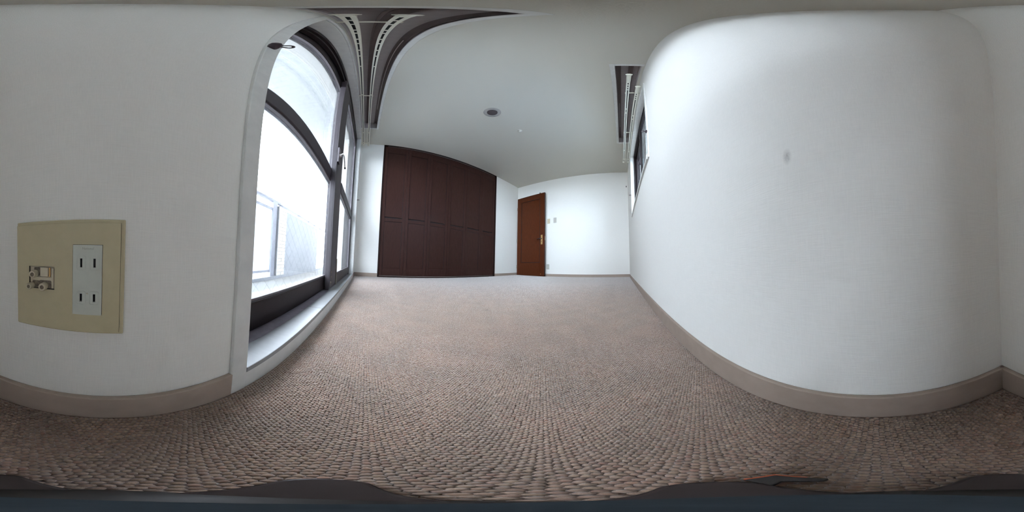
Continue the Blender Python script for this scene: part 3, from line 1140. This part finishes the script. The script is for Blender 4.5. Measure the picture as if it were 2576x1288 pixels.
# antenna terminals
obj('cutout_edge', MB().box(px0 + .0045, x1_ - .0004, CT[0] - .0004, CT[0] + .0003, CT[2], CT[3]).box(px0 + .0045, x1_ - .0004, CT[1] - .0003, CT[1] + .0004, CT[2], CT[3]).box(px0 + .0045, x1_ - .0002, CT[0], CT[1], CT[2] - .0004, CT[2] + .0003).box(px0 + .0045, x1_ - .0002, CT[0], CT[1], CT[3] - .0003, CT[3] + .0004), M['plast_k'], pl)
tb = obj('terminal_well', MB().box(px0 + .0046, px0 + .0052, CT[0], CT[1], CT[2], CT[3]), M['plast_l'], pl)
obj('dust', MB().box(px0 + .0052, px0 + .0062, -.0785, -.0560, .2222, .2300).box(px0 + .0052, px0 + .0066, -.0765, -.0695, .2350, .2436).box(px0 + .0052, px0 + .0082, -.0690, -.0575, .2290, .2306), M['grime'], pl)
blk = MB().box(px0 + .0052, px0 + .0085, -.0690, -.0600, .2345, .2440)
blk.box(px0 + .0052, px0 + .0075, -.0795, -.0558, .2298, .2340)
blk.box(px0 + .0052, px0 + .0070, -.0572, -.0545, .2220, .2436)
obj('terminal_block', blk, M['plast_l'], pl, bevel=.0006)
obj('rust_streak', MB().box(px0 + .0052, px0 + .0068, -.0598, -.0584, .2345, .2438), M['brass'], pl)
for (yy, zz_, rr) in ((-.0750, .2372, .0039), (-.0792, .2242, .0034), (-.0643, .2247, .0040)):
    kn = obj('terminal_nut', MB().lathe((px0 + .0055, yy, zz_), (1, 0, 0), [(rr * .8, 0), (rr, .001), (rr, .0085), (rr * .86, .0095), (rr * .55, .0095), (rr * .5, .006)], 20), M['plast_l'], pl, smooth=True)
    obj('nut_core', MB().lathe((px0 + .0115, yy, zz_), (1, 0, 0), [(rr * .52, 0), (rr * .48, .0025)], 14), M['grime'], kn)

# ------------------------------------------------------------------ switches on the end wall
def wall_plate(y, z, w_, h_, m_, label, cat, kind_):
    r = empty('light_switch' if kind_ == 'switch' else 'wall_outlet' if kind_ == 'outlet' else 'blank_plate', (UD, y, z), label, cat)
    obj('plate', MB().box(UD - .008, UD, y - w_ / 2, y + w_ / 2, z - h_ / 2, z + h_ / 2), m_, r, bevel=.003)
    if kind_ == 'switch':
        obj('rocker', MB().box(UD - .011, UD - .008, y - .012, y + .012, z - .025, z + .025), M['plast_l'], r, bevel=.002)
    elif kind_ == 'outlet':
        ins = obj('insert', MB().box(UD - .010, UD - .008, y - .013, y + .013, z - .035, z + .035), M['plast_w'], r, bevel=.001)
        for dz in (-.017, .017):
            for dy in (-.006, .006):
                obj('slot', MB().box(UD - .0105, UD - .0095, y + dy - .0012, y + dy + .0012, z + dz - .004, z + dz + .004), M['plast_k'], ins)
    else:
        obj('cover_screw', MB().lathe((UD - .008, y, z + .042), (-1, 0, 0), [(.003, 0), (.003, .001)], 10), M['sw_g'], r)
    return r


wall_plate(1.612, 1.293, .070, .120, M['sw_y'], 'yellowed light switch on the end wall beside the door', 'switch', 'switch')
wall_plate(1.452, 1.300, .072, .125, M['sw_g'], 'grey blank plate right of the yellowed light switch', 'plate', 'blank')
wall_plate(1.628, .222, .070, .118, M['sw_g'], 'pale wall outlet low on the end wall beside the door', 'outlet', 'outlet')

# ------------------------------------------------------------------ ceiling fittings
sp = empty('ceiling_speaker', (1.083, 1.162, CE), 'round recessed ceiling fitting with a grey ring and a dark centre', 'ceiling fitting')
obj('ring', MB().lathe((1.083, 1.162, CE), (0, 0, -1), [(.092, 0), (.092, .004), (.085, .007), (.056, .006), (.054, -.001)], 40), M['ring'], sp, smooth=True)
obj('grille', MB().lathe((1.083, 1.162, CE), (0, 0, -1), [(.055, 0), (.055, .0065), (.03, .0085), (.004, .009)], 32), M['grille'], sp, smooth=True)
dt = empty('heat_detector', (1.60, 1.179, CE), 'small off white round detector on the ceiling beyond the dark fitting', 'detector')
obj('base', MB().lathe((1.60, 1.179, CE), (0, 0, -1), [(.030, 0), (.030, .008), (.022, .012)], 28), M['detector'], dt, smooth=True)
obj('head', MB().lathe((1.60, 1.179, CE - .012), (0, 0, -1), [(.016, 0), (.015, .014), (.009, .020), (.003, .021)], 24), M['detector'], dt, smooth=True)
obj('indicator', MB().lathe((1.576, 1.186, CE - .008), (0, 0, -1), [(.004, 0), (.003, .003)], 10), M['tri_r'], dt)

# ------------------------------------------------------------------ mini tripod below the camera
tp = empty('mini_tripod', (.004, .002, 0), 'small dark three footed camera tripod standing on the carpet in the near corner', 'tripod')
tc = Vector((.005, -.001, 0))
obj('hub', MB().lathe(tc + Vector((0, 0, .006)), (0, 0, 1), [(.026, 0), (.027, .005), (.022, .011), (.010, .016)], 28), M['tri_k'], tp, smooth=True)
for (fx, fy, wd) in ((.001, .052, .014), (.050, -.018, .014), (-.027, -.034, .014)):
    d = Vector((fx, fy, 0)) - tc
    L = d.length
    d.normalize()
    e_ = Vector((-d.y, d.x, 0))
    pol = []
    for k in range(9):
        a = -math.pi / 2 + math.pi * k / 8
        q = tc + d * (L - wd * .45 + wd * .75 * math.cos(a)) + e_ * (wd * math.sin(a))
        pol.append((q.x, q.y))
    for sgn in (1, -1):
        q = tc + d * .012 + e_ * (sgn * .019)
        pol.append((q.x, q.y))
    obj('leg', MB().prism(pol, .004, .013), M['tri_b'], tp, bevel=.002)
obj('post', MB().lathe(tc + Vector((0, 0, .02)), (0, 0, 1), [(.0085, 0), (.0055, .02), (.0055, .125), (.0075, .135), (.0075, .150)], 20), M['tri_s'], tp, smooth=True)
cp = MB().prism([(.0505, -.030), (.0475, -.0425), (.0285, -.0455), (.0285, -.0415), (.040, -.036), (.038, -.028)], .005, .012)
clip = obj('clip', cp, M['tri_k'], tp, bevel=.001)
obj('clip_edge', MB().prism([(.0515, -.031), (.0483, -.0435), (.036, -.0455), (.036, -.0445), (.0475, -.0425), (.0505, -.030)], .006, .011), M['tri_r'], clip, label='orange edge of the clip')

# ------------------------------------------------------------------ balcony outside the big window
BZ = -.115
PX = -1.30
obj('balcony_slab', MB().box(-1.55, OUT, -1.2, 5.2, BZ - .15, BZ), M['slab'], kind='structure', label='pale coated balcony floor')
obj('balcony_threshold', MB().box(OUT - .06, FR - .09, v0, v1, BZ, z0 - .03), M['slab'], kind='structure')
obj('balcony_soffit', MB().box(-1.15, OUT, -1.2, 5.2, 2.38, 2.55), M['soffit'], kind='structure', label='underside of the balcony above, faced in small tiles')
obj('outer_wall', MB().box(OUT, OUT + .02, VC + .25, 5.2, BZ, 2.6).box(OUT, OUT + .02, -1.2, VR - .25, BZ, 2.6), M['tile'], kind='structure')
obj('balcony_curb', MB().box(PX - .16, PX + .0, -1.2, 5.2, BZ - .1, -.068), M['conc'], kind='structure')
obj('balcony_wall', MB().box(PX - .12, PX, 2.41, 4.22, -.068, 1.005), M['conc'], kind='structure', label='grey balcony parapet wall right of the tiled pillar')
# tiled pillar
pv0, pv1 = 2.165, 2.405
pil = empty('balcony_pillar', (PX, 2.285, -.068), kind='structure', label='pillar faced with cream tiles in the middle of the balcony edge')
obj('core', MB().box(PX - .16, PX - .004, pv0, pv1, -.068, 1.04), M['mortar'], pil)
n_c = 20
ch = (1.035 + .066) / n_c
tile_me = {}
for k in range(n_c):
    za, zb2 = -.066 + k * ch + .002, -.066 + (k + 1) * ch - .002
    spans = [(pv0 + .001, pv1 - .001)] if k % 2 else [(pv0 + .001, pv0 + .128), (pv0 + .133, pv1 - .001)]
    for si, (ya, yb) in enumerate(spans):
        key = (k % 2, si)
        if key not in tile_me:
            o = obj('tile', MB().box(PX - .010, PX + .006, ya, yb, za, zb2), M['tile'], pil, bevel=.0012, seg=1)
            tile_me[key] = o
        else:
            s0_ = tile_me[key]
            o = s0_.copy()
            COL.objects.link(o)
            o.parent = pil
            o.location = Vector((random.uniform(-.001, .001), 0, 0)) + Vector((PX - .002, (ya + yb) / 2, za)) - ORG[pil.name]
rl = empty('balcony_railing', (PX - .06, 1.5, -.068), 'grey metal balcony railing with a white panel outside the big window', 'railing')
obj('top_rail', MB().box(PX - .09, PX - .03, -1.2, 5.2, 1.085, 1.125), M['alu'], rl, bevel=.006)
obj('lower_rail', MB().box(PX - .075, PX - .045, -1.2, 2.16, .945, .985), M['alu'], rl, bevel=.004)
obj('bottom_rail', MB().box(PX - .075, PX - .045, -1.2, 2.16, -.005, .030), M['alu'], rl, bevel=.004)
for pv in (.2, 2.10):
    obj('post', MB().box(PX - .085, PX - .03, pv - .055, pv + .055, -.068, 1.09), M['alu'], rl, bevel=.004)
for pv in (2.30, 3.02, 3.62, 4.05, 4.6):
    obj('stanchion', MB().box(PX - .07, PX - .05, pv - .02, pv + .02, .99 if pv < 4.3 else -.068, 1.09), M['alu'], rl)
obj('white_panel', MB().box(PX - .064, PX - .056, .255, 2.045, .03, .945), M['frost'], rl, label='white frosted panel')
obj('white_panel', MB().box(PX - .064, PX - .056, -1.15, .145, .03, .945), M['frost'], rl, label='white frosted panel')
obj('white_panel', MB().box(PX - .064, PX - .056, 4.23, 5.15, .03, 1.0), M['frost'], rl, label='white frosted panel')


# a pale tree beyond the railing
def make_tree(x, y, h, base_z, label):
    r = empty('tree', (x, y, base_z), label, 'tree')
    b4 = MB().tube([(x, y, base_z), (x + .05, y + .04, base_z + h * .4), (x, y - .03, base_z + h * .75), (x + .02, y, base_z + h)], [.10, .08, .05, .015], 8)
    tips = []
    for k in range(34):
        z = base_z + h * random.uniform(.22, .98)
        a = random.uniform(0, 2 * math.pi)
        L = .55 * random.uniform(.5, 1.0)
        e2 = (x + L * math.cos(a), y + L * math.sin(a), z + L * random.uniform(.2, .7))
        b4.tube([(x, y, z), ((x * .5 + e2[0] * .5), (y * .5 + e2[1] * .5), z + L * .22), e2], [.018, .012, .005], 5)
        tips.append(e2)
    obj('trunk', b4, M['bark'], r)
    lf_ = MB()
    for e2 in tips:
        for _ in range(26):
            c3 = Vector(e2) + Vector((random.gauss(0, .17), random.gauss(0, .17), random.gauss(0, .14)))
            d1_ = Vector((random.gauss(0, 1), random.gauss(0, 1), random.gauss(0, .5))).normalized() * .07
            d2_ = d1_.cross(Vector((random.gauss(0, 1), random.gauss(0, 1), random.gauss(0, 1)))).normalized() * .03
            lf_.add([c3 - d1_, c3 + d2_, c3 + d1_, c3 - d2_, c3 + Vector((0, 0, .008))], [(0, 1, 4), (1, 2, 4), (2, 3, 4), (3, 0, 4)])
    fo = obj('foliage', lf_, M['leaf'], r)
    fo['kind'] = 'stuff'


make_tree(-5.2, 8.1, 8.0, -4.0, 'pale slender tree beyond the balcony railing')
obj('ground', MB().box(-40, 30, -40, 40, -4.4, -4.2), M['slab'], kind='structure')

# neighbouring house outside the small window
nb = empty('neighbour_house', (2.0, -5.2, -4.2), 'blue grey boarded house across from the small high window', 'building')
obj('wall', MB().box(.2, 9.0, -9, -5.0, -4.2, 6.2), M['siding'], nb)
bd = MB()
for k in range(34):
    zq = -4.2 + k * .30
    bd.add([(.2, -5.0, zq), (9.0, -5.0, zq), (9.0, -4.97, zq), (.2, -4.97, zq), (.2, -5.0, zq + .29), (9.0, -5.0, zq + .29)],
           [(0, 1, 2, 3), (3, 2, 5, 4), (0, 3, 4), (1, 5, 2)])
obj('siding', bd, M['siding'], nb, kind='stuff')
obj('roof', MB().box(-.1, 9.3, -9.3, -4.7, 6.2, 6.4), M['conc'], nb)
for i, (a_, z_) in enumerate(((2.2, 1.6), (5.0, 1.6), (2.2, 4.0), (5.0, 4.0))):
    ww = obj('window', MB().box(a_, a_ + 1.2, -5.0, -4.92, z_, z_ + 1.1), M['alu'], nb)
    obj('pane', MB().box(a_ + .06, a_ + 1.14, -4.93, -4.915, z_ + .06, z_ + 1.04), M['bronze_d'], ww)
